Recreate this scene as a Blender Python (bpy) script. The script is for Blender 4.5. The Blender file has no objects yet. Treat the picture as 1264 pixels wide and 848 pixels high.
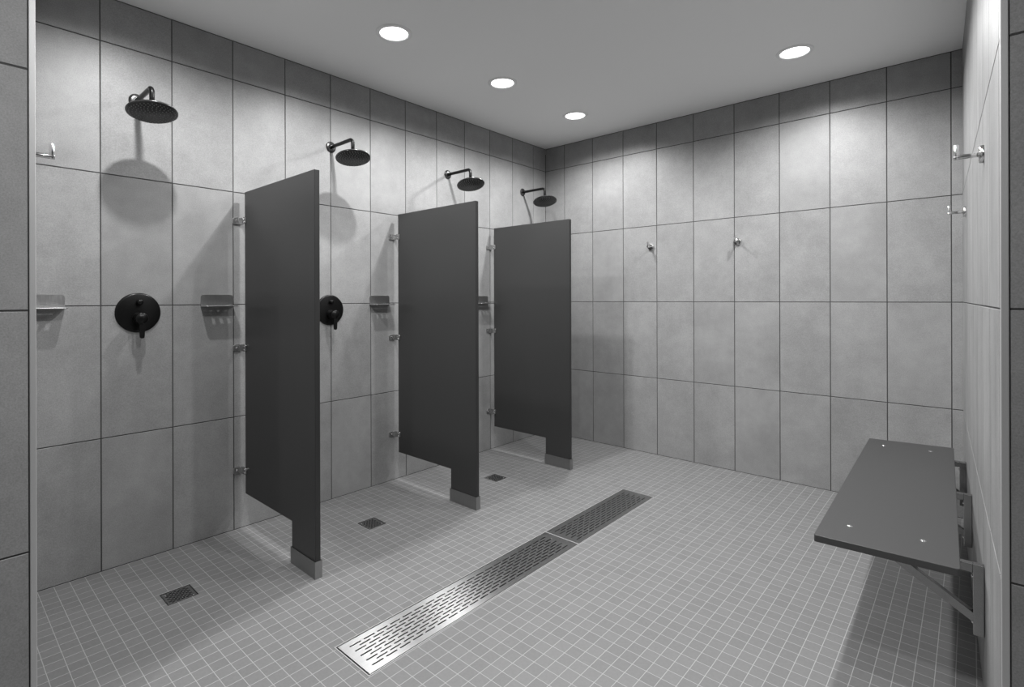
import bpy, bmesh, math, random
from mathutils import Vector, Matrix
S = bpy.context.scene
COL = S.collection
PI = math.pi
random.seed(4)

# ------------------------------------------------------------------ camera
cam_d = bpy.data.cameras.new('camera')
cam = bpy.data.objects.new('camera', cam_d)
COL.objects.link(cam)
F, PX, PY, YAW, ROLL = 647.037, 600.0, 369.2092, .7466, -.0029
cam_d.sensor_width = 36.0
cam_d.lens = F / 1264 * 36
cam_d.shift_x = (632 - PX) / 1264
cam_d.shift_y = -(424 - PY) / 1264
cam_d.clip_start = .02
fw = Vector((-math.sin(YAW), math.cos(YAW), 0)); r = Vector((math.cos(YAW), math.sin(YAW), 0)); u = Vector((0, 0, 1))
r2 = r * math.cos(ROLL) + u * math.sin(ROLL); u2 = -r * math.sin(ROLL) + u * math.cos(ROLL)
cam.matrix_world = Matrix(((r2.x, u2.x, -fw.x, 2.933), (r2.y, u2.y, -fw.y, 0), (r2.z, u2.z, -fw.z, 1.247), (0, 0, 0, 1)))
S.camera = cam

# ------------------------------------------------------------------ world, exposure
w = bpy.data.worlds.new('world'); S.world = w; w.use_nodes = True
w.node_tree.nodes['Background'].inputs[0].default_value = (.5, .5, .5, 1)
w.node_tree.nodes['Background'].inputs[1].default_value = .0
S.view_settings.view_transform = 'Standard'
S.view_settings.look = 'None'
S.view_settings.exposure = 0.0
S.view_settings.gamma = 1.0
S.view_settings.use_curve_mapping = False
LENS = 7.0           # emission of a downlight's diffusing lens
SPOT_W = 57.0        # watts of each downlight's LED core
SPOT_ANGLE, SPOT_BLEND, SPOT_R = 163, .66, .024
CEIL = 2.653
# ceiling downlights: x, y
LIGHTS = [(.700, 1.704), (.700, 2.576), (.708, 3.416), (2.197, 3.395), (2.190, 2.530),
          (.700, .690), (2.190, 1.640), (2.190, .690), (2.05, -.95)]  # last one is an added, unseen lamp that brightens the entry walls

# ------------------------------------------------------------------ materials
def g(v): return (v, v, v, 1)
def new_mat(name):
    m = bpy.data.materials.new(name); m.use_nodes = True
    nt = m.node_tree; b = nt.nodes['Principled BSDF']
    return m, nt, b
def N(nt, t, **kw):
    n = nt.nodes.new(t)
    for k, v in kw.items(): setattr(n, k, v)
    return n
def math_n(nt, op, a, b=None, c=None):
    n = N(nt, 'ShaderNodeMath', operation=op)
    for i, v in enumerate((a, b, c)):
        if v is None: continue
        if isinstance(v, (int, float)): n.inputs[i].default_value = v
        else: nt.links.new(v, n.inputs[i])
    return n.outputs[0]
def simple(name, v, rough=.5, metal=0., spec=.5, bump=0., bscale=400, var=0.):
    m, nt, b = new_mat(name)
    b.inputs['Base Color'].default_value = g(v)
    b.inputs['Roughness'].default_value = rough
    b.inputs['Metallic'].default_value = metal
    b.inputs['Specular IOR Level'].default_value = spec
    tc = N(nt, 'ShaderNodeTexCoord')
    no = N(nt, 'ShaderNodeTexNoise'); no.inputs['Scale'].default_value = bscale; no.inputs['Detail'].default_value = 3
    nt.links.new(tc.outputs['Object'], no.inputs['Vector'])
    if bump:
        bp = N(nt, 'ShaderNodeBump'); bp.inputs['Strength'].default_value = bump; bp.inputs['Distance'].default_value = .001
        nt.links.new(no.outputs['Fac'], bp.inputs['Height']); nt.links.new(bp.outputs[0], b.inputs['Normal'])
    mr = N(nt, 'ShaderNodeMapRange')
    mr.inputs['To Min'].default_value = v * (1 - var); mr.inputs['To Max'].default_value = v * (1 + var)
    nt.links.new(no.outputs['Fac'], mr.inputs['Value']); nt.links.new(mr.outputs[0], b.inputs['Base Color'])
    return m

def tile_mat(name, base, streak=.5, rough=.42):
    """cement-look porcelain: cloudy blotches, fine vertical streaks, fine speckle, one tone per tile"""
    m, nt, b = new_mat(name)
    tc = N(nt, 'ShaderNodeTexCoord')
    at = N(nt, 'ShaderNodeAttribute'); at.attribute_name = 'tile_id'
    off = N(nt, 'ShaderNodeVectorMath', operation='SCALE'); off.inputs['Scale'].default_value = 37.0
    cmb = N(nt, 'ShaderNodeCombineXYZ')
    for i in range(3): nt.links.new(at.outputs['Fac'], cmb.inputs[i])
    nt.links.new(cmb.outputs[0], off.inputs[0])
    add = N(nt, 'ShaderNodeVectorMath', operation='ADD')
    nt.links.new(tc.outputs['Object'], add.inputs[0]); nt.links.new(off.outputs[0], add.inputs[1])
    def noise(scale, detail, vec=None, sc3=None, rough_=.6):
        n = N(nt, 'ShaderNodeTexNoise'); n.inputs['Scale'].default_value = scale; n.inputs['Detail'].default_value = detail
        n.inputs['Roughness'].default_value = rough_
        src = add.outputs[0]
        if sc3:
            mp = N(nt, 'ShaderNodeMapping'); mp.inputs['Scale'].default_value = sc3
            nt.links.new(src, mp.inputs['Vector']); src = mp.outputs[0]
        nt.links.new(src, n.inputs['Vector'])
        return n.outputs['Fac']
    cloud = noise(3.2, 5)
    t_mid = noise(16, 5)
    strk = noise(9, 4, sc3=(1, 1, .12))
    speck = noise(260, 2, rough_=.7)
    t = math_n(nt, 'MULTIPLY', math_n(nt, 'SUBTRACT', cloud, .5), .58)
    t = math_n(nt, 'ADD', t, math_n(nt, 'MULTIPLY', math_n(nt, 'SUBTRACT', strk, .5), .38 * streak))
    t = math_n(nt, 'ADD', t, math_n(nt, 'MULTIPLY', math_n(nt, 'SUBTRACT', t_mid, .5), .30))
    t = math_n(nt, 'ADD', t, math_n(nt, 'MULTIPLY', math_n(nt, 'SUBTRACT', speck, .5), .80))
    t = math_n(nt, 'ADD', t, math_n(nt, 'MULTIPLY', math_n(nt, 'SUBTRACT', at.outputs['Fac'], .5), .07))
    v = math_n(nt, 'MULTIPLY', math_n(nt, 'ADD', t, 1.0), base)
    nt.links.new(v, b.inputs['Base Color'])
    b.inputs['Roughness'].default_value = rough
    b.inputs['Specular IOR Level'].default_value = .4
    bp = N(nt, 'ShaderNodeBump'); bp.inputs['Strength'].default_value = .25; bp.inputs['Distance'].default_value = .0008
    nt.links.new(speck, bp.inputs['Height']); nt.links.new(bp.outputs[0], b.inputs['Normal'])
    return m

def mosaic_mat(name, base, grout, px, x0, py, y0, gw=.0014):
    m, nt, b = new_mat(name)
    tc = N(nt, 'ShaderNodeTexCoord'); sp = N(nt, 'ShaderNodeSeparateXYZ'); nt.links.new(tc.outputs['Object'], sp.inputs[0])
    def axis(o, p, o0):
        t = math_n(nt, 'DIVIDE', math_n(nt, 'SUBTRACT', o, o0), p)
        fr = math_n(nt, 'FRACT', t)
        d = math_n(nt, 'MULTIPLY', math_n(nt, 'MINIMUM', fr, math_n(nt, 'SUBTRACT', 1.0, fr)), p)   # distance to joint centre
        return d, math_n(nt, 'FLOOR', t)
    dx, ix = axis(sp.outputs[0], px, x0); dy, iy = axis(sp.outputs[1], py, y0)
    d = math_n(nt, 'MINIMUM', dx, dy)
    mr = N(nt, 'ShaderNodeMapRange', interpolation_type='SMOOTHSTEP')
    mr.inputs['From Min'].default_value = gw * .5; mr.inputs['From Max'].default_value = gw * .5 + .0009
    nt.links.new(d, mr.inputs['Value'])
    cid = N(nt, 'ShaderNodeCombineXYZ'); nt.links.new(ix, cid.inputs[0]); nt.links.new(iy, cid.inputs[1])
    wn = N(nt, 'ShaderNodeTexWhiteNoise', noise_dimensions='2D'); nt.links.new(cid.outputs[0], wn.inputs['Vector'])
    no = N(nt, 'ShaderNodeTexNoise'); no.inputs['Scale'].default_value = 90; no.inputs['Detail'].default_value = 4
    nt.links.new(tc.outputs['Object'], no.inputs['Vector'])
    t = math_n(nt, 'ADD', math_n(nt, 'MULTIPLY', math_n(nt, 'SUBTRACT', wn.outputs['Value'], .5), .10),
               math_n(nt, 'MULTIPLY', math_n(nt, 'SUBTRACT', no.outputs['Fac'], .5), .22))
    v = math_n(nt, 'MULTIPLY', math_n(nt, 'ADD', t, 1.0), base)
    mx = N(nt, 'ShaderNodeMix'); mx.inputs[2].default_value = grout
    nt.links.new(mr.outputs[0], mx.inputs[0]); nt.links.new(v, mx.inputs[3])
    nt.links.new(mx.outputs[0], b.inputs['Base Color'])
    b.inputs['Roughness'].default_value = .5; b.inputs['Specular IOR Level'].default_value = .45
    bp = N(nt, 'ShaderNodeBump'); bp.inputs['Strength'].default_value = .5; bp.inputs['Distance'].default_value = .0012
    nt.links.new(mr.outputs[0], bp.inputs['Height']); nt.links.new(bp.outputs[0], b.inputs['Normal'])
    return m

def brushed(name, v, rough, axis_scale, aniso=0, tan=(1, 0, 0)):
    m, nt, b = new_mat(name)
    tc = N(nt, 'ShaderNodeTexCoord'); mp = N(nt, 'ShaderNodeMapping'); mp.inputs['Scale'].default_value = axis_scale
    nt.links.new(tc.outputs['Object'], mp.inputs['Vector'])
    no = N(nt, 'ShaderNodeTexNoise'); no.inputs['Scale'].default_value = 30; no.inputs['Detail'].default_value = 4
    nt.links.new(mp.outputs[0], no.inputs['Vector'])
    b.inputs['Metallic'].default_value = 1
    if aniso:
        b.inputs['Anisotropic'].default_value = aniso
        tv = N(nt, 'ShaderNodeCombineXYZ')
        for i in range(3): tv.inputs[i].default_value = tan[i]
        nt.links.new(tv.outputs[0], b.inputs['Tangent'])
    mr = N(nt, 'ShaderNodeMapRange'); mr.inputs['To Min'].default_value = rough * .75; mr.inputs['To Max'].default_value = rough * 1.3
    nt.links.new(no.outputs['Fac'], mr.inputs['Value']); nt.links.new(mr.outputs[0], b.inputs['Roughness'])
    m2 = N(nt, 'ShaderNodeMapRange'); m2.inputs['To Min'].default_value = v * .85; m2.inputs['To Max'].default_value = v * 1.15
    nt.links.new(no.outputs['Fac'], m2.inputs['Value']); nt.links.new(m2.outputs[0], b.inputs['Base Color'])
    bp = N(nt, 'ShaderNodeBump'); bp.inputs['Strength'].default_value = .12; bp.inputs['Distance'].default_value = .001
    nt.links.new(no.outputs['Fac'], bp.inputs['Height']); nt.links.new(bp.outputs[0], b.inputs['Normal'])
    return m

M_TILE = tile_mat('cement_tile', .29)
M_TILE_R = tile_mat('cement_tile_veined', .25, streak=2.2, rough=.45)
M_TILE_E = tile_mat('cement_tile_rough', .235, streak=.2, rough=.7)
M_TILE_D = tile_mat('cement_tile_low_bounce', .10, streak=.2, rough=.6)  # unseen walls behind the camera, darkened to cut bounced light
M_GROUT = simple('dark_grout', .045, .85, bump=.3, var=.2)
M_FLOOR = mosaic_mat('mosaic', .205, .42, .0507, 1.879, .0546, .394)
M_CEIL = simple('painted_plaster', .90, .9, bump=.15, bscale=300, var=.02)
M_PLASTER = simple('backing_plaster', .5, .9, bump=.2, var=.05)
M_PANEL = simple('graphite_panel', .050, .34, spec=.5, bump=.12, bscale=900, var=.12)
M_PANEL_EDGE = simple('graphite_panel_edge', .024, .4, spec=.5, bump=.1, bscale=900, var=.12)
M_BENCH = simple('graphite_seat', .056, .42, spec=.5, bump=.12, bscale=1200, var=.12)
M_BLACK = simple('matte_black', .005, .30, spec=.28, bump=.05, var=.2)
M_GUN = simple('gunmetal', .09, .24, metal=.85, bump=.03, var=.1)
M_FACE = simple('spray_face', .028, .45, bump=.1, var=.2)
M_NOZ = simple('rubber_nozzle', .22, .45, var=.2)
M_STEEL = brushed('brushed_steel', .32, .19, (1, 12, 1))
M_SHOE = brushed('brushed_steel_shoe', .36, .38, (12, 12, 1))
M_CHROME = simple('chrome', .72, .12, metal=1, var=.05)
M_GRATE = brushed('grate_steel', .52, .33, (14, 1, 1), .95)
M_DISH = brushed('dish_steel', .50, .36, (1, 8, 1))
M_TRIM = simple('satin_aluminium', .55, .45, metal=.55, bump=.05, var=.05)
M_WHITE = simple('white_enamel', .85, .35, var=.02)
M_DARK = simple('channel_dark', .02, .7, var=.3)
def emis(name, s):
    m, nt, b = new_mat(name)
    b.inputs['Base Color'].default_value = g(.8); b.inputs['Emission Color'].default_value = (1, 1, 1, 1)
    b.inputs['Emission Strength'].default_value = s
    return m
M_LENS = emis('lamp_lens', LENS)

# ------------------------------------------------------------------ mesh helpers
def box(bm, c0, c1, mi=0):
    (x0, y0, z0), (x1, y1, z1) = c0, c1
    vs = [bm.verts.new(p) for p in ((x0, y0, z0), (x1, y0, z0), (x1, y1, z0), (x0, y1, z0), (x0, y0, z1), (x1, y0, z1), (x1, y1, z1), (x0, y1, z1))]
    for f in ((0, 3, 2, 1), (4, 5, 6, 7), (0, 1, 5, 4), (1, 2, 6, 5), (2, 3, 7, 6), (3, 0, 4, 7)):
        fc = bm.faces.new([vs[i] for i in f]); fc.material_index = mi
def prism(bm, pts, axis, a0, a1, mi=0):
    """closed 2-D outline extruded along an axis; pts are the other two coordinates in order"""
    def P(p, a):
        q = list(p); q.insert(axis, a); return q
    A = [bm.verts.new(P(p, a0)) for p in pts]; B = [bm.verts.new(P(p, a1)) for p in pts]
    n = len(pts)
    for i in range(n):
        bm.faces.new((A[i], A[(i + 1) % n], B[(i + 1) % n], B[i])).material_index = mi
    bm.faces.new(A[::-1]).material_index = mi; bm.faces.new(B).material_index = mi
def lathe(bm, prof, c=(0, 0, 0), d=(0, 0, 1), n=40, mi=0):
    """prof: (radius, height) pairs revolved about direction d at c"""
    d = Vector(d).normalized(); a = d.orthogonal().normalized(); b = d.cross(a); c = Vector(c)
    rings = []
    for rr, h in prof:
        if rr < 1e-6: rings.append([bm.verts.new(c + d * h)])
        else: rings.append([bm.verts.new(c + d * h + (a * math.cos(2 * PI * i / n) + b * math.sin(2 * PI * i / n)) * rr) for i in range(n)])
    for A, B in zip(rings, rings[1:]):
        for i in range(n):
            j = (i + 1) % n
            if len(A) == 1 and len(B) == 1: continue
            if len(A) == 1: f = bm.faces.new((A[0], B[i], B[j]))
            elif len(B) == 1: f = bm.faces.new((A[i], B[0], A[j]))
            else: f = bm.faces.new((A[i], B[i], B[j], A[j]))
            f.material_index = mi; f.smooth = True
def tube(bm, pts, rad, n=18, mi=0, caps=True):
    pts = [Vector(p) for p in pts]; rings = []
    ref = None
    for i, p in enumerate(pts):
        t = (pts[min(i + 1, len(pts) - 1)] - pts[max(i - 1, 0)]).normalized()
        if ref is None: ref = t.orthogonal().normalized()
        ref = (ref - t * ref.dot(t)).normalized(); b = t.cross(ref)
        rr = rad[i] if isinstance(rad, (list, tuple)) else rad
        rings.append([bm.verts.new(p + (ref * math.cos(2 * PI * k / n) + b * math.sin(2 * PI * k / n)) * rr) for k in range(n)])
    for A, B in zip(rings, rings[1:]):
        for k in range(n):
            f = bm.faces.new((A[k], A[(k + 1) % n], B[(k + 1) % n], B[k])); f.smooth = True; f.material_index = mi
    if caps:
        bm.faces.new(rings[0][::-1]).material_index = mi; bm.faces.new(rings[-1]).material_index = mi
def bar(bm, p0, p1, w_, h_, up=(0, 1, 0), mi=0):
    """rectangular bar from p0 to p1: w_ across `up` direction, h_ the other"""
    p0, p1 = Vector(p0), Vector(p1); t = (p1 - p0).normalized(); a = Vector(up).normalized(); b = t.cross(a).normalized()
    vs = [bm.verts.new(p + a * sa * w_ / 2 + b * sb * h_ / 2) for p in (p0, p1) for sa, sb in ((-1, -1), (1, -1), (1, 1), (-1, 1))]
    for f in ((0, 1, 2, 3), (7, 6, 5, 4), (0, 4, 5, 1), (1, 5, 6, 2), (2, 6, 7, 3), (3, 7, 4, 0)):
        bm.faces.new([vs[i] for i in f]).material_index = mi
def obj(name, bm, mats, parent=None, bevel=0, seg=2, loc=(0, 0, 0)):
    bmesh.ops.recalc_face_normals(bm, faces=bm.faces)
    me = bpy.data.meshes.new(name); bm.to_mesh(me); bm.free()
    for m in (mats if isinstance(mats, (list, tuple)) else [mats]): me.materials.append(m)
    o = bpy.data.objects.new(name, me); COL.objects.link(o); o.location = loc
    if parent: o.parent = parent
    if bevel:
        md = o.modifiers.new('bevel', 'BEVEL'); md.width = bevel; md.segments = seg; md.limit_method = 'ANGLE'; md.angle_limit = math.radians(40)
        md.harden_normals = False
    return o
def BM(): return bmesh.new()
def tag(o, label=None, cat=None, group=None, kind=None):
    if label: o['label'] = label
    if cat: o['category'] = cat
    if group: o['group'] = group
    if kind: o['kind'] = kind
    return o
def thing(name, loc, label, cat, group=None, rz=0):
    o = bpy.data.objects.new(name, None); COL.objects.link(o); o.location = loc; o.rotation_euler = (0, 0, rz)
    o.empty_display_size = .05
    return tag(o, label, cat, group)
def copy_tree(o, parent=None):
    c = o.copy(); COL.objects.link(c)
    if parent: c.parent = parent
    for ch in [x for x in o.children]: copy_tree(ch, c)
    return c

# ------------------------------------------------------------------ structure
def tiled_wall(name, origin, ang, length, ujoints, zjoints, z1, mat, depth=.10, gap=.0042, raise_=.0018, bev=.0012):
    """local x runs along the wall, local -y is the room side at y=0 tile face; origin at floor"""
    bm = BM(); lay = bm.faces.layers.float.new('tile_id')
    box(bm, (0, raise_, 0), (length, depth, z1), 1)
    us = [0] + [x for x in ujoints if .006 < x < length - .006] + [length]
    zs = [0] + [z for z in zjoints if z < z1 - .006] + [z1]
    for i in range(len(us) - 1):
        for j in range(len(zs) - 1):
            a0 = us[i] + (gap / 2 if i else .001); a1 = us[i + 1] - (gap / 2 if i < len(us) - 2 else .001)
            b0 = zs[j] + (gap / 2 if j else .003); b1 = zs[j + 1] - (gap / 2 if j < len(zs) - 2 else .004)
            o_ = [bm.verts.new(p) for p in ((a0, raise_, b0), (a1, raise_, b0), (a1, raise_, b1), (a0, raise_, b1))]
            i_ = [bm.verts.new(p) for p in ((a0 + bev, 0, b0 + bev), (a1 - bev, 0, b0 + bev), (a1 - bev, 0, b1 - bev), (a0 + bev, 0, b1 - bev))]
            tid = random.random()
            fs = [bm.faces.new(i_)] + [bm.faces.new((o_[k], o_[(k + 1) % 4], i_[(k + 1) % 4], i_[k])) for k in range(4)]
            for f in fs: f[lay] = tid; f.material_index = 0
    o = obj(name, bm, [mat, M_GROUT])
    o.location = origin; o.rotation_euler = (0, 0, ang)
    return tag(o, kind='structure')

ZJ = [.611, 1.221, 1.831, 2.441]
Y0 = .20     # inner face of the return wall
# left wall: faces +x, local x runs along +y  -> local -y = +x
yj = [3.8099 - .295 * k for k in range(14)]
tiled_wall('wall_left', (0, Y0, 0), PI / 2, 3.998 - Y0, sorted(y - Y0 for y in yj if y > Y0), ZJ, CEIL, M_TILE)
# back wall: faces -y, local x along +x
tiled_wall('wall_back', (0, 3.998, 0), 0, 2.93, [.2119 + .2933 * k for k in range(11)], ZJ, CEIL, M_TILE)
# right wall, a hair off square: from (2.982,1.652) to (2.900,3.998), faces -x; local x runs from far to near
pr0, pr1 = Vector((2.8993, 3.998, 0)), Vector((2.982, 1.652, 0))
dR = pr1 - pr0; aR = math.atan2(dR.y, dR.x)
LR = dR.length
tiled_wall('wall_right', pr0, aR, LR, sorted(LR - .04 - .295 * k for k in range(0, 8)), ZJ, CEIL, M_TILE_R)
def wall_right_x(y): return pr0.x + (pr0.y - y) / (pr0.y - pr1.y) * (pr1.x - pr0.x)
NRM_R = Vector((dR.y, -dR.x, 0)).normalized()      # towards the room
if NRM_R.x > 0: NRM_R = -NRM_R
# entry walls nearer the camera
tiled_wall('wall_entry_left', (1.185, -1.8, 0), PI / 2, .187 + 1.8, [.09 + .6 * k for k in range(4)], ZJ, CEIL, M_TILE_E, depth=1.185)
tiled_wall('wall_entry_right', (2.9965, 1.65, 0), 0, 1.35, [.42 + .6 * k for k in range(3)], ZJ, CEIL, M_TILE_E)
tiled_wall('wall_front', (4.35, -1.8, 0), PI, 3.2, [.3 + .6 * k for k in range(6)], ZJ, CEIL, M_TILE_D)
tiled_wall('wall_corridor', (4.35, 1.66, 0), -PI / 2, 3.46, [.3 + .6 * k for k in range(6)], ZJ, CEIL, M_TILE_D)
# the return wall's own face towards the showers (seen edge on) 
tiled_wall('wall_return', (1.184, Y0, 0), PI, 1.184, [.30 * k for k in range(1, 4)], ZJ, CEIL, M_TILE, depth=.0125)
# metal edge trims on the two corners
def trim(name, c0, c1):
    bm = BM(); box(bm, c0, c1); return tag(obj(name, bm, M_TRIM, bevel=.0015), kind='structure')
trim('trim_1', (1.172, .1885, 0), (1.1866, .2018, CEIL))
trim('trim_2', (2.9815, 1.6480, 0), (2.9955, 1.664, CEIL))

# ceiling with round cut-outs for the downlights is a slab; each can hangs in its own hole
def slab_with_holes(name, x0, x1, y0, y1, z, th, holes, mat, square):
    """flat slab whose visible face is at z; holes are rects (x0,x1,y0,y1)"""
    bm = BM()
    xs = sorted({x0, x1, *[h[0] for h in holes], *[h[1] for h in holes]})
    ys = sorted({y0, y1, *[h[2] for h in holes], *[h[3] for h in holes]})
    V = {}
    def v(x, y, zz):
        k = (round(x, 5), round(y, 5), zz)
        if k not in V: V[k] = bm.verts.new((x, y, zz))
        return V[k]
    inh = lambda cx, cy: any(h[0] < cx < h[1] and h[2] < cy < h[3] for h in holes)
    for i in range(len(xs) - 1):
        for j in range(len(ys) - 1):
            if inh((xs[i] + xs[i + 1]) / 2, (ys[j] + ys[j + 1]) / 2): continue
            for zz in (z, z + th):
                bm.faces.new((v(xs[i], ys[j], zz), v(xs[i + 1], ys[j], zz), v(xs[i + 1], ys[j + 1], zz), v(xs[i], ys[j + 1], zz)))
    for (a, b, c, d) in [(x0, x1, y0, y1)] + list(holes):
        for p, q in (((a, c), (b, c)), ((b, c), (b, d)), ((b, d), (a, d)), ((a, d), (a, c))):
            # split the side wall along grid lines so that it shares vertices
            if p[1] == q[1]: seq = [(x, p[1]) for x in xs if min(p[0], q[0]) <= x <= max(p[0], q[0])]
            else: seq = [(p[0], y) for y in ys if min(p[1], q[1]) <= y <= max(p[1], q[1])]
            for s, t in zip(seq, seq[1:]):
                try: bm.faces.new((v(*s, z), v(*t, z), v(*t, z + th), v(*s, z + th)))
                except ValueError: pass
    return obj(name, bm, mat)
LR_ = .073     # lens radius
ceil = slab_with_holes('ceiling', -.15, 4.5, -1.95, 4.15, CEIL, .10, [(x - .055, x + .055, y - .055, y + .055) for x, y in LIGHTS], M_CEIL, True)
tag(ceil, kind='structure')
# floor with wells for the drains
GX0, GX1, GY0, GY1, GYM = 1.2560, 1.4700, 1.0050, 3.1300, 2.2720      # linear drain outer
DR = [(.416, .527, .685, .802), (.424, .540, 1.652, 1.762), (.438, .553, 2.670, 2.780)]
floor = slab_with_holes('floor', -.15, 4.5, -1.95, 4.15, 0, -.08, [(GX0, GX1, GY0, GY1)] + DR, M_FLOOR, True)
tag(floor, kind='structure')

# ------------------------------------------------------------------ ceiling downlights
def make_light(loc, label):
    t = thing('recessed_downlight', loc, label, 'ceiling light', 'round recessed downlights')
    bm = BM()
    lathe(bm, [(LR_ - .001, -.0005), (LR_ + .001, -.006), (LR_ + .006, -.0075), (.090, -.005), (.0945, -.001), (.0945, .0)], n=48)
    obj('trim_ring', bm, M_WHITE, t)
    bm = BM()
    lathe(bm, [(0, -.0040), (.03, -.0038), (.055, -.0030), (LR_ - .002, -.0012), (LR_ - .001, 0)], n=48)
    obj('lens', bm, M_LENS, t)
    bm = BM()
    lathe(bm, [(.045, .001), (.050, .060), (.0, .062)], n=24)
    obj('housing', bm, M_WHITE, t)
    ld_ = bpy.data.lights.get('led_core') or bpy.data.lights.new('led_core', 'SPOT')
    ld_.energy = SPOT_W; ld_.spot_size = math.radians(SPOT_ANGLE); ld_.spot_blend = SPOT_BLEND; ld_.shadow_soft_size = SPOT_R
    lo = bpy.data.objects.new('led_core', ld_); COL.objects.link(lo); lo.parent = t; lo.location = (0, 0, -.0055 - SPOT_R)
    return t
LL = ['bright round downlight nearest the camera in the row above the shower heads',
      'bright round downlight second of the three visible above the shower heads',
      'bright round downlight farthest along the row above the shower heads, near the corner',
      'bright round downlight on the right side of the ceiling before the back wall',
      'round downlight at the top edge of the picture, only its glow showing',
      'round downlight above the first shower stall, just outside the picture',
      'round downlight over the open floor beside the bench',
      'round downlight over the open floor nearest the entry',
      'added unseen downlight behind the camera, lighting the entry walls']
l0 = None
for (x, y), lab in zip(LIGHTS, LL):
    if l0 is None: l0 = make_light((x, y, CEIL), lab)
    else:
        c = copy_tree(l0); c.location = (x, y, CEIL); c['label'] = lab

# ------------------------------------------------------------------ partitions
def bracket(parent, z, face_y):
    bm = BM()
    # wall flange, panel flange (on the near face), both with softened corners
    yf = face_y
    def rr(a0, a1, b0, b1, c=.006):
        return [(a0 + c, b0), (a1 - c, b0), (a1, b0 + c), (a1, b1 - c), (a1 - c, b1), (a0 + c, b1), (a0, b1 - c), (a0, b0 + c)]
    prism(bm, rr(yf - .046, yf - .0005, z - .0185, z + .0185), 0, .0015, .007)          # on the wall
    prism(bm, rr(.0015, .066, z - .0185, z + .0185), 1, yf - .0062, yf - .0003)         # on the panel
    prism(bm, [(yf - .016, z - .0185), (yf - .003, z - .0185), (yf - .003, z + .0185), (yf - .016, z + .0185)], 0, .003, .014)
    o = obj('mounting_bracket', bm, M_DISH, parent, bevel=.0012)
    for c, d in (((.007, yf - .028, z), (1, 0, 0)), ((.050, yf - .0062, z + .008), (0, -1, 0)), ((.050, yf - .0062, z - .009), (0, -1, 0))):
        bm = BM(); lathe(bm, [(.0058, 0), (.0054, .0022), (.003, .0035), (.0, .0038)], c, d, n=14)
        obj('screw', bm, M_CHROME, o)
def make_partition(label):
    t = thing('shower_partition', (0, 0, 0), label, 'partition', 'shower partitions')
    TH = .0255
    bm = BM()
    prism(bm, [(.045, .198), (.566, .197), (.566, .03), (.7845, .03), (.7845, 1.830), (.045, 1.830)], 1, 0, TH)
    bm.normal_update()
    for f in bm.faces:                      # black core shows on the cut edges
        if abs(f.normal.y) < .5: f.material_index = 1
    obj('panel', bm, [M_PANEL, M_PANEL_EDGE], t, bevel=.0025, seg=3)
    bm = BM()   # steel foot sleeve around the leg
    x0, x1, y0, y1 = .5615, .789, -.0045, TH + .0045
    th = .0016; zt = .077
    box(bm, (x0, y0, 0), (x1, y0 + th, zt)); box(bm, (x0, y1 - th, 0), (x1, y1, zt))
    box(bm, (x0, y0 + th, 0), (x0 + th, y1 - th, zt)); box(bm, (x1 - th, y0 + th, 0), (x1, y1 - th, zt))
    box(bm, (x0 + th, y0 + th, 0), (x1 - th, y1 - th, .004))
    s = obj('foot_sleeve', bm, M_SHOE, t)
    for z in (1.675, .986, .320): bracket(t, z, 0)
    return t
p1 = make_partition('dark grey shower partition nearest the camera, beside the first shower'); p1.location = (0, 1.197, 0)
for y, lab in ((2.232, 'dark grey shower partition in the middle, between the second and third shower'),
               (3.217, 'dark grey shower partition farthest away, nearest the back corner')):
    c = copy_tree(p1); c.location = (0, y, 0); c['label'] = lab

# ------------------------------------------------------------------ shower heads
def make_shower(label):
    t = thing('rain_shower', (0, 0, 2.198), label, 'shower', 'black rain showers on the left wall')
    bm = BM(); lathe(bm, [(0, .009), (.018, .009), (.030, .0075), (.0335, .004), (.0335, .0005)], (0, 0, 0), (1, 0, 0), n=36)
    obj('wall_flange', bm, M_GUN, t)
    bm = BM()
    R = .028; xe = .245
    pts = [(.006, 0, 0), (.06, 0, .0), (.14, 0, .0), (xe - R, 0, 0)]
    pts += [(xe - R + R * math.sin(a), 0, -R + R * math.cos(a)) for a in [PI / 2 * k / 8 for k in range(1, 9)]]
    pts += [(xe, 0, -.045), (xe, 0, -.078)]
    tube(bm, pts, .0108, n=20)
    obj('arm', bm, M_BLACK, t)
    bm = BM(); lathe(bm, [(.0, -.072), (.013, -.072), (.0145, -.076), (.0145, -.085), (.019, -.089), (.019, -.094), (.0, -.094)], (xe, 0, 0), n=28)
    obj('swivel_joint', bm, M_GUN, t)
    hd = BM(); ZP = -.094; zt = -.002
    lathe(hd, [(0, zt), (.022, zt - .001), (.035, zt - .005), (.088, zt - .009), (.0985, zt - .012), (.1015, zt - .016), (.1005, zt - .0205), (.097, zt - .022), (0, zt - .022)], n=72)
    h = obj('head_disc', hd, M_GUN, t, loc=(xe, 0, ZP))
    bm = BM(); lathe(bm, [(.0955, zt - .0215), (.0955, zt - .0235), (0, zt - .0235)], n=72)
    obj('spray_face', bm, M_FACE, h)
    bm = BM()
    for ring, cnt in ((.0, 1), (.016, 6), (.031, 12), (.046, 18), (.061, 24), (.075, 30), (.088, 36)):
        for k in range(cnt):
            a = 2 * PI * k / cnt + ring * 9
            lathe(bm, [(.0026, zt - .0232), (.0020, zt - .0262), (0, zt - .0266)], (ring * math.cos(a), ring * math.sin(a), 0), n=6)
    obj('spray_nozzles', bm, M_NOZ, h)['kind'] = 'stuff'
    return t
sh = make_shower('black round shower head nearest the camera, above the first stall'); sh.location = (0, .708, 2.200)
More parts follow.
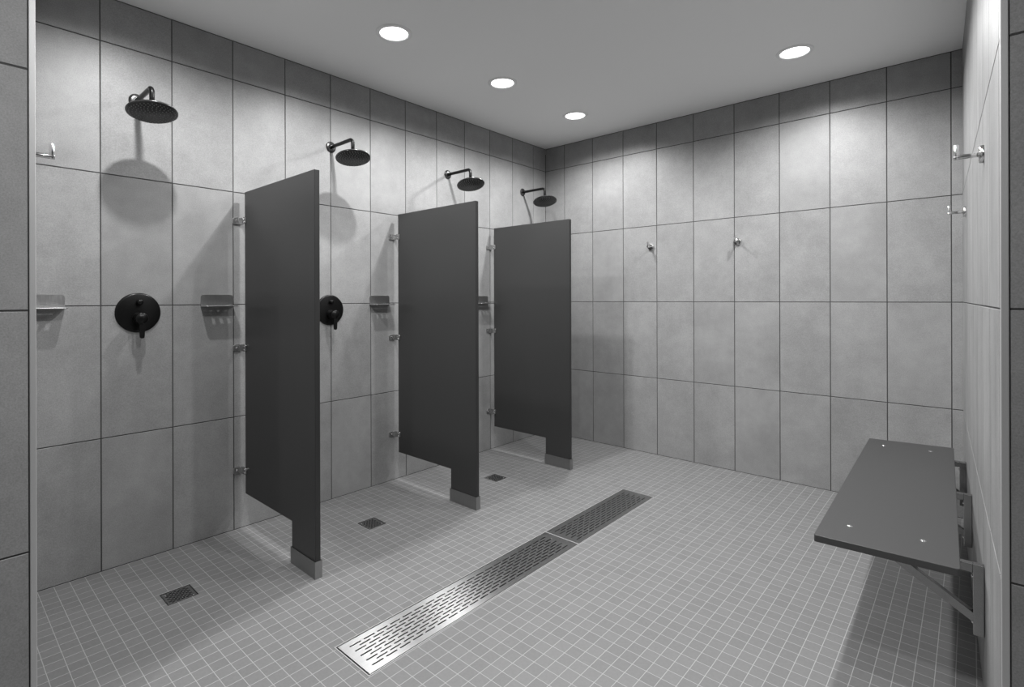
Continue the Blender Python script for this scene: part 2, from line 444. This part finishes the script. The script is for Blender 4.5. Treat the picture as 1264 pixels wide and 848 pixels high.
for y, lab in ((1.746, 'black round shower head above the stall between first and second partition'),
               (2.741, 'black round shower head above the stall between second and third partition'),
               (3.652, 'black round shower head farthest away, by the back corner')):
    c = copy_tree(sh); c.location = (0, y, 2.198); c['label'] = lab
# every head hangs from a ball joint and leans its own way
for o in COL.objects:
    if o.name.startswith('head_disc'):
        k = round(o.parent.location.y)
        o.rotation_euler = {1: (0, math.radians(-11), 0), 2: (math.radians(-4), math.radians(-13), 0), 3: (math.radians(-7), math.radians(-15), 0), 4: (math.radians(-10), math.radians(-14), 0)}[k]

# ------------------------------------------------------------------ valves
def make_valve(label):
    t = thing('shower_valve', (0, 0, 1.186), label, 'shower valve', 'black shower valve controls')
    bm = BM(); lathe(bm, [(0, .009), (.086, .0088), (.0925, .0065), (.0945, .002), (.0945, .0005)], (0, 0, 0), (1, 0, 0), n=72)
    obj('cover_plate', bm, M_BLACK, t)
    bm = BM(); lathe(bm, [(.0130, .008), (.0128, .030), (.0105, .033), (0, .0335)], (0, .002, .050), (1, 0, 0), n=28)
    obj('diverter_knob', bm, M_BLACK, t)
    bm = BM(); lathe(bm, [(.0275, .008), (.0270, .036), (.0255, .038), (.0255, .0385), (.0262, .040), (.0262, .070), (.0235, .074), (0, .0745)], (0, 0, -.026), (1, 0, 0), n=40)
    o = obj('handle_hub', bm, M_BLACK, t)
    bm = BM()
    prism(bm, [(-.0125, -.030), (-.0100, -.108), (-.0085, -.117), (-.004, -.1205), (.004, -.1205), (.0085, -.117), (.0100, -.108), (.0125, -.030)], 0, .059, .0715)
    obj('lever', bm, M_BLACK, o, bevel=.002, seg=3)
    return t
va = make_valve('round black shower valve with lever under the nearest shower head'); va.location = (0, .712, 1.187)
c = copy_tree(va); c.location = (0, 1.735, 1.182); c['label'] = 'round black shower valve partly hidden behind the nearest partition'

# ------------------------------------------------------------------ soap dishes
def make_dish(label):
    t = thing('soap_dish', (0, 0, 1.212), label, 'soap dish', 'wall mounted steel soap dishes')
    W_, H_ = .160, .062
    bm = BM(); c = .014; pts = [(0, 0), (W_, 0)]
    pts += [(W_ - c + c * math.cos(a), H_ - c + c * math.sin(a)) for a in [PI / 2 * k / 6 for k in range(7)]]
    pts += [(c - c * math.sin(a), H_ - c + c * math.cos(a)) for a in [PI / 2 * k / 6 for k in range(7)]]
    prism(bm, pts, 0, .0008, .0042)
    obj('back_plate', bm, M_DISH, t)
    # tray with rounded front corners, three drain slots and a low raised lip
    bm = BM(); D = .078; T0, T1 = .0, .0028
    # strips around three slots (slots across at x .034 - .050)
    s0, s1 = .030, .044; sl = [(.036, .052), (.072, .088), (.108, .124)]
    box(bm, (.0042, 0, T0), (s0, W_, T1))
    ys = [0] + [v for s in sl for v in s] + [W_]
    for k in range(0, len(ys), 2): box(bm, (s0, ys[k], T0), (s1, ys[k + 1], T1))
    c = .012
    fr = [(s1, 0), (s1, W_)] + [(D - c + c * math.sin(a), W_ - c + c * math.cos(a)) for a in [PI / 2 * k / 5 for k in range(6)]] \
        + [(D - c + c * math.cos(a), c - c * math.sin(a)) for a in [PI / 2 * k / 5 for k in range(6)]]
    prism(bm, fr, 2, T0, T1)
    tray = obj('tray', bm, M_DISH, t)
    bm = BM()
    path = [(.006, .001), (.030, .001), (D - c, .001)] + [(D - .001 - c + c * math.sin(a), .001 + c - c * math.cos(a)) for a in [PI / 2 * k / 5 for k in range(1, 6)]] \
        + [(D - .001, W_ * .5)] + [(D - .001 - c + c * math.cos(a), W_ - .001 - c + c * math.sin(a)) for a in [PI / 2 * k / 5 for k in range(0, 6)]] + [(.030, W_ - .001), (.006, W_ - .001)]
    tube(bm, [(x, y, .0034) for x, y in path], .0020, n=8)
    obj('raised_lip', bm, M_DISH, tray)
    return t
di = make_dish('steel soap dish between the nearest shower valve and the first partition'); di.location = (0, .990, 1.212)
for y, lab in ((.275, 'bright steel soap dish at the left edge beside the entry trim'),
               (2.028, 'steel soap dish between first and second partition'),
               (3.030, 'steel soap dish half hidden between second and third partition')):
    c = copy_tree(di); c.location = (0, y, 1.210); c['label'] = lab

# ------------------------------------------------------------------ robe hooks
def make_hook(label):
    # local +x is the direction away from the wall
    t = thing('robe_hook', (0, 0, 0), label, 'hook', 'steel robe hooks')
    bm = BM(); lathe(bm, [(0, .012), (.022, .012), (.0262, .0105), (.0272, .0005)], (0, 0, 0), (1, 0, 0), n=36)
    obj('base_disc', bm, M_CHROME, t)
    bm = BM()
    tube(bm, [(.008, 0, 0), (.03, 0, 0), (.0690, 0, 0)], .0070, n=16)
    tube(bm, [(.0630, 0, -.0068), (.0630, 0, .012), (.0630, 0, .038)], .0068, n=16)
    obj('hook_arm', bm, M_CHROME, t, bevel=.001)
    return t
hk = make_hook('steel hook on the back wall, left one beside the tile corner'); hk.location = (1.045, 3.998, 1.660); hk.rotation_euler = (0, 0, -PI / 2)
for (x, y, z), a, lab in (((1.700, 3.998, 1.655), -PI / 2, 'steel hook on the back wall, right one nearer the bench'),
                          ((wall_right_x(2.20), 2.20, 1.684), aR - PI / 2 + 0, 'steel hook on the right wall, the nearer and higher one'),
                          ((wall_right_x(3.55), 3.55, 1.676), aR - PI / 2 + 0, 'steel hook on the right wall, the farther and lower one by the corner'),
                          ((.965, Y0, 1.666), PI / 2, 'steel hook tip showing at the left edge past the entry trim')):
    c = copy_tree(hk); c.location = (x, y, z); c['label'] = lab
    if 'on the right wall' in lab: a = math.atan2(NRM_R.y, NRM_R.x)
    c.rotation_euler = (0, 0, a)

# ------------------------------------------------------------------ bench
be = thing('shower_bench', (2.93, 2.2, 0), 'dark grey wall mounted bench with steel brackets on the right wall', 'bench')
def P(x, y, z=0): return (x - 2.93, y - 2.2, z)
ZS, ST = .445, .0235
cs = [(2.5385, 2.060), (2.9085, 2.084), (2.8635, 3.748), (2.5035, 3.690)]
bm = BM()
# rounded corners
def round_poly(pts, rad, n=5):
    out = []
    for i, p in enumerate(pts):
        p = Vector(p); a = (Vector(pts[i - 1]) - p).normalized(); b = (Vector(pts[(i + 1) % len(pts)]) - p).normalized()
        for k in range(n + 1):
            tt = k / n
            q = p + a * rad * (1 - tt) ** 2 + b * rad * tt ** 2
            out.append((q.x, q.y))
    return out
prism(bm, round_poly([P(x, y)[:2] for x, y in cs], .010), 2, ZS - ST, ZS)
seat = obj('seat', bm, M_BENCH, be, bevel=.0018)
for x, y in ((2.618, 2.222), (2.815, 2.250), (2.582, 3.560), (2.776, 3.585)):
    bm = BM(); lathe(bm, [(.0098, ZS - .0005), (.0090, ZS + .0014), (.005, ZS + .0028), (0, ZS + .0031)], P(x, y), n=18)
    obj('bolt_head', bm, M_CHROME, seat)
for y, zb in ((2.226, .203), (2.990, .203), (3.560, .203)):
    xw = wall_right_x(y) - .0005
    bm = BM(); wd = .025; zt = ZS - ST - .0003
    # top arm under the seat, wall leg, diagonal brace
    box(bm, P(2.56, y - wd / 2, zt - .026), P(xw - .026, y + wd / 2, zt))
    box(bm, P(xw - .026, y - wd / 2, zb), P(xw, y + wd / 2, zt + .0002))
    a, b = Vector(P(xw - .26, y, zt - .014)), Vector(P(xw - .020, y, zb + .050))
    bar(bm, a, b, wd * .92, .026)
    br = obj('wall_bracket', bm, M_STEEL, be, bevel=.0015)
    for z in (zb + .035, zt - .04):
        bm = BM(); lathe(bm, [(.0055, 0), (.005, .003), (0, .0036)], P(xw - .026, y, z), (-1, 0, 0), n=12)
        obj('screw', bm, M_CHROME, br)

# ------------------------------------------------------------------ drains
def grate(bm, x0, x1, y0, y1, z0, z1, rows, mx, my, sw, slen, sgap, lengthwise=True):
    """perforated plate; slots run along y; rows across x, every second row shifted by half a period"""
    pitch = (x1 - x0 - 2 * mx) / rows
    edges = [x0]
    box(bm, (x0, y0, z0), (x0 + mx, y1, z1)); box(bm, (x1 - mx, y0, z0), (x1, y1, z1))
    for k in range(rows):
        a = x0 + mx + k * pitch
        box(bm, (a, y0, z0), (a + (pitch - sw) / 2, y1, z1)); box(bm, (a + (pitch + sw) / 2, y0, z0), (a + pitch, y1, z1))
        s0, s1 = a + (pitch - sw) / 2, a + (pitch + sw) / 2
        y = y0 + my + ((slen + sgap) / 2 if k % 2 else 0)
        prev = y0
        while y + slen <= y1 - my + 1e-6:
            box(bm, (s0, prev, z0), (s1, y, z1)); prev = y + slen; y += slen + sgap
        box(bm, (s0, prev, z0), (s1, y1, z1))
# linear drain body: frame and channel
ld = thing('drain_channel', (GX0, GY0, 0), 'long steel edged floor drain channel holding two slotted grates', 'drain channel')
def Q(x, y, z): return (x - GX0, y - GY0, z)
bm = BM(); e = .0042
for a, b, c, d in ((GX0, GX0 + e, GY0, GY1), (GX1 - e, GX1, GY0, GY1), (GX0 + e, GX1 - e, GY0, GY0 + e), (GX0 + e, GX1 - e, GY1 - e, GY1), (GX0 + e, GX1 - e, GYM - .003, GYM + .003)):
    box(bm, Q(a, c, -.03), Q(b, d, .0016))
obj('frame', bm, M_TRIM, ld)
bm = BM()
for a, b, c, d in ((GX0 + e, GX0 + e + .002, GY0 + e, GY1 - e), (GX1 - e - .002, GX1 - e, GY0 + e, GY1 - e)):
    box(bm, Q(a, c, -.07), Q(b, d, -.006))
box(bm, Q(GX0 + e, GY0 + e, -.074), Q(GX1 - e, GY1 - e, -.070))
obj('channel', bm, M_DARK, ld)
gr_group = 'slotted steel drain grates'
for (a, b, lab) in ((GY0 + .0105, GYM - .0055, 'longer slotted steel grate of the floor drain, near half'),
                    (GYM + .0055, GY1 - .0065, 'shorter slotted steel grate of the floor drain, far half')):
    x0, x1 = GX0 + .0085, GX1 - .0085
    t = thing('drain_grate', (x0, a, 0), lab, 'drain grate', gr_group)
    bm = BM(); Lg = b - a
    n = round((Lg - .06) / .0585); per = (Lg - .06) / n
    grate(bm, 0, x1 - x0, 0, Lg, -.003, .0006, 9, .021, .030, .0062, per * .78, per * .22)
    obj('slotted_plate', bm, M_GRATE, t)
    bm = BM()
    box(bm, (.0, Lg / 2 - .004, -.030), (x1 - x0, Lg / 2 + .004, -.0031))
    obj('support_bar', bm, M_DARK, t)
# three small square drains
for (x0, x1, y0, y1), lab in zip(DR, ('small square floor drain nearest the camera, under the first shower head',
                                      'small square floor drain between first and second partition',
                                      'small square floor drain between second and third partition')):
    t = thing('floor_drain', ((x0 + x1) / 2, (y0 + y1) / 2, 0), lab, 'floor drain', 'small square floor drains')
    hx, hy = (x1 - x0) / 2, (y1 - y0) / 2
    bm = BM(); e = .003
    for a, b, c, d in ((-hx, -hx + e, -hy, hy), (hx - e, hx, -hy, hy), (-hx + e, hx - e, -hy, -hy + e), (-hx + e, hx - e, hy - e, hy)):
        box(bm, (a, c, -.02), (b, d, .0010))
    obj('frame', bm, M_STEEL, t)
    bm = BM(); i = .0045
    grate(bm, -hx + i, hx - i, -hy + i, hy - i, -.0022, .0002, 8, .006, .007, .0068, .0125, .0050)
    pl = obj('strainer_plate', bm, M_SHOE, t)
    for sx, sy in ((-1, -1), (1, 1)):
        bm = BM(); lathe(bm, [(.0045, -.001), (.004, .001), (0, .0015)], (sx * (hx - .016), sy * (hy - .016), 0), n=12)
        obj('screw', bm, M_CHROME, pl)
    bm = BM(); box(bm, (-hx + e, -hy + e, -.06), (hx - e, hy - e, -.056))
    for a, b, c, d in ((-hx + e, -hx + e + .002, -hy + e, hy - e), (hx - e - .002, hx - e, -hy + e, hy - e)): box(bm, (a, c, -.056), (b, d, -.004))
    obj('sump', bm, M_DARK, t)
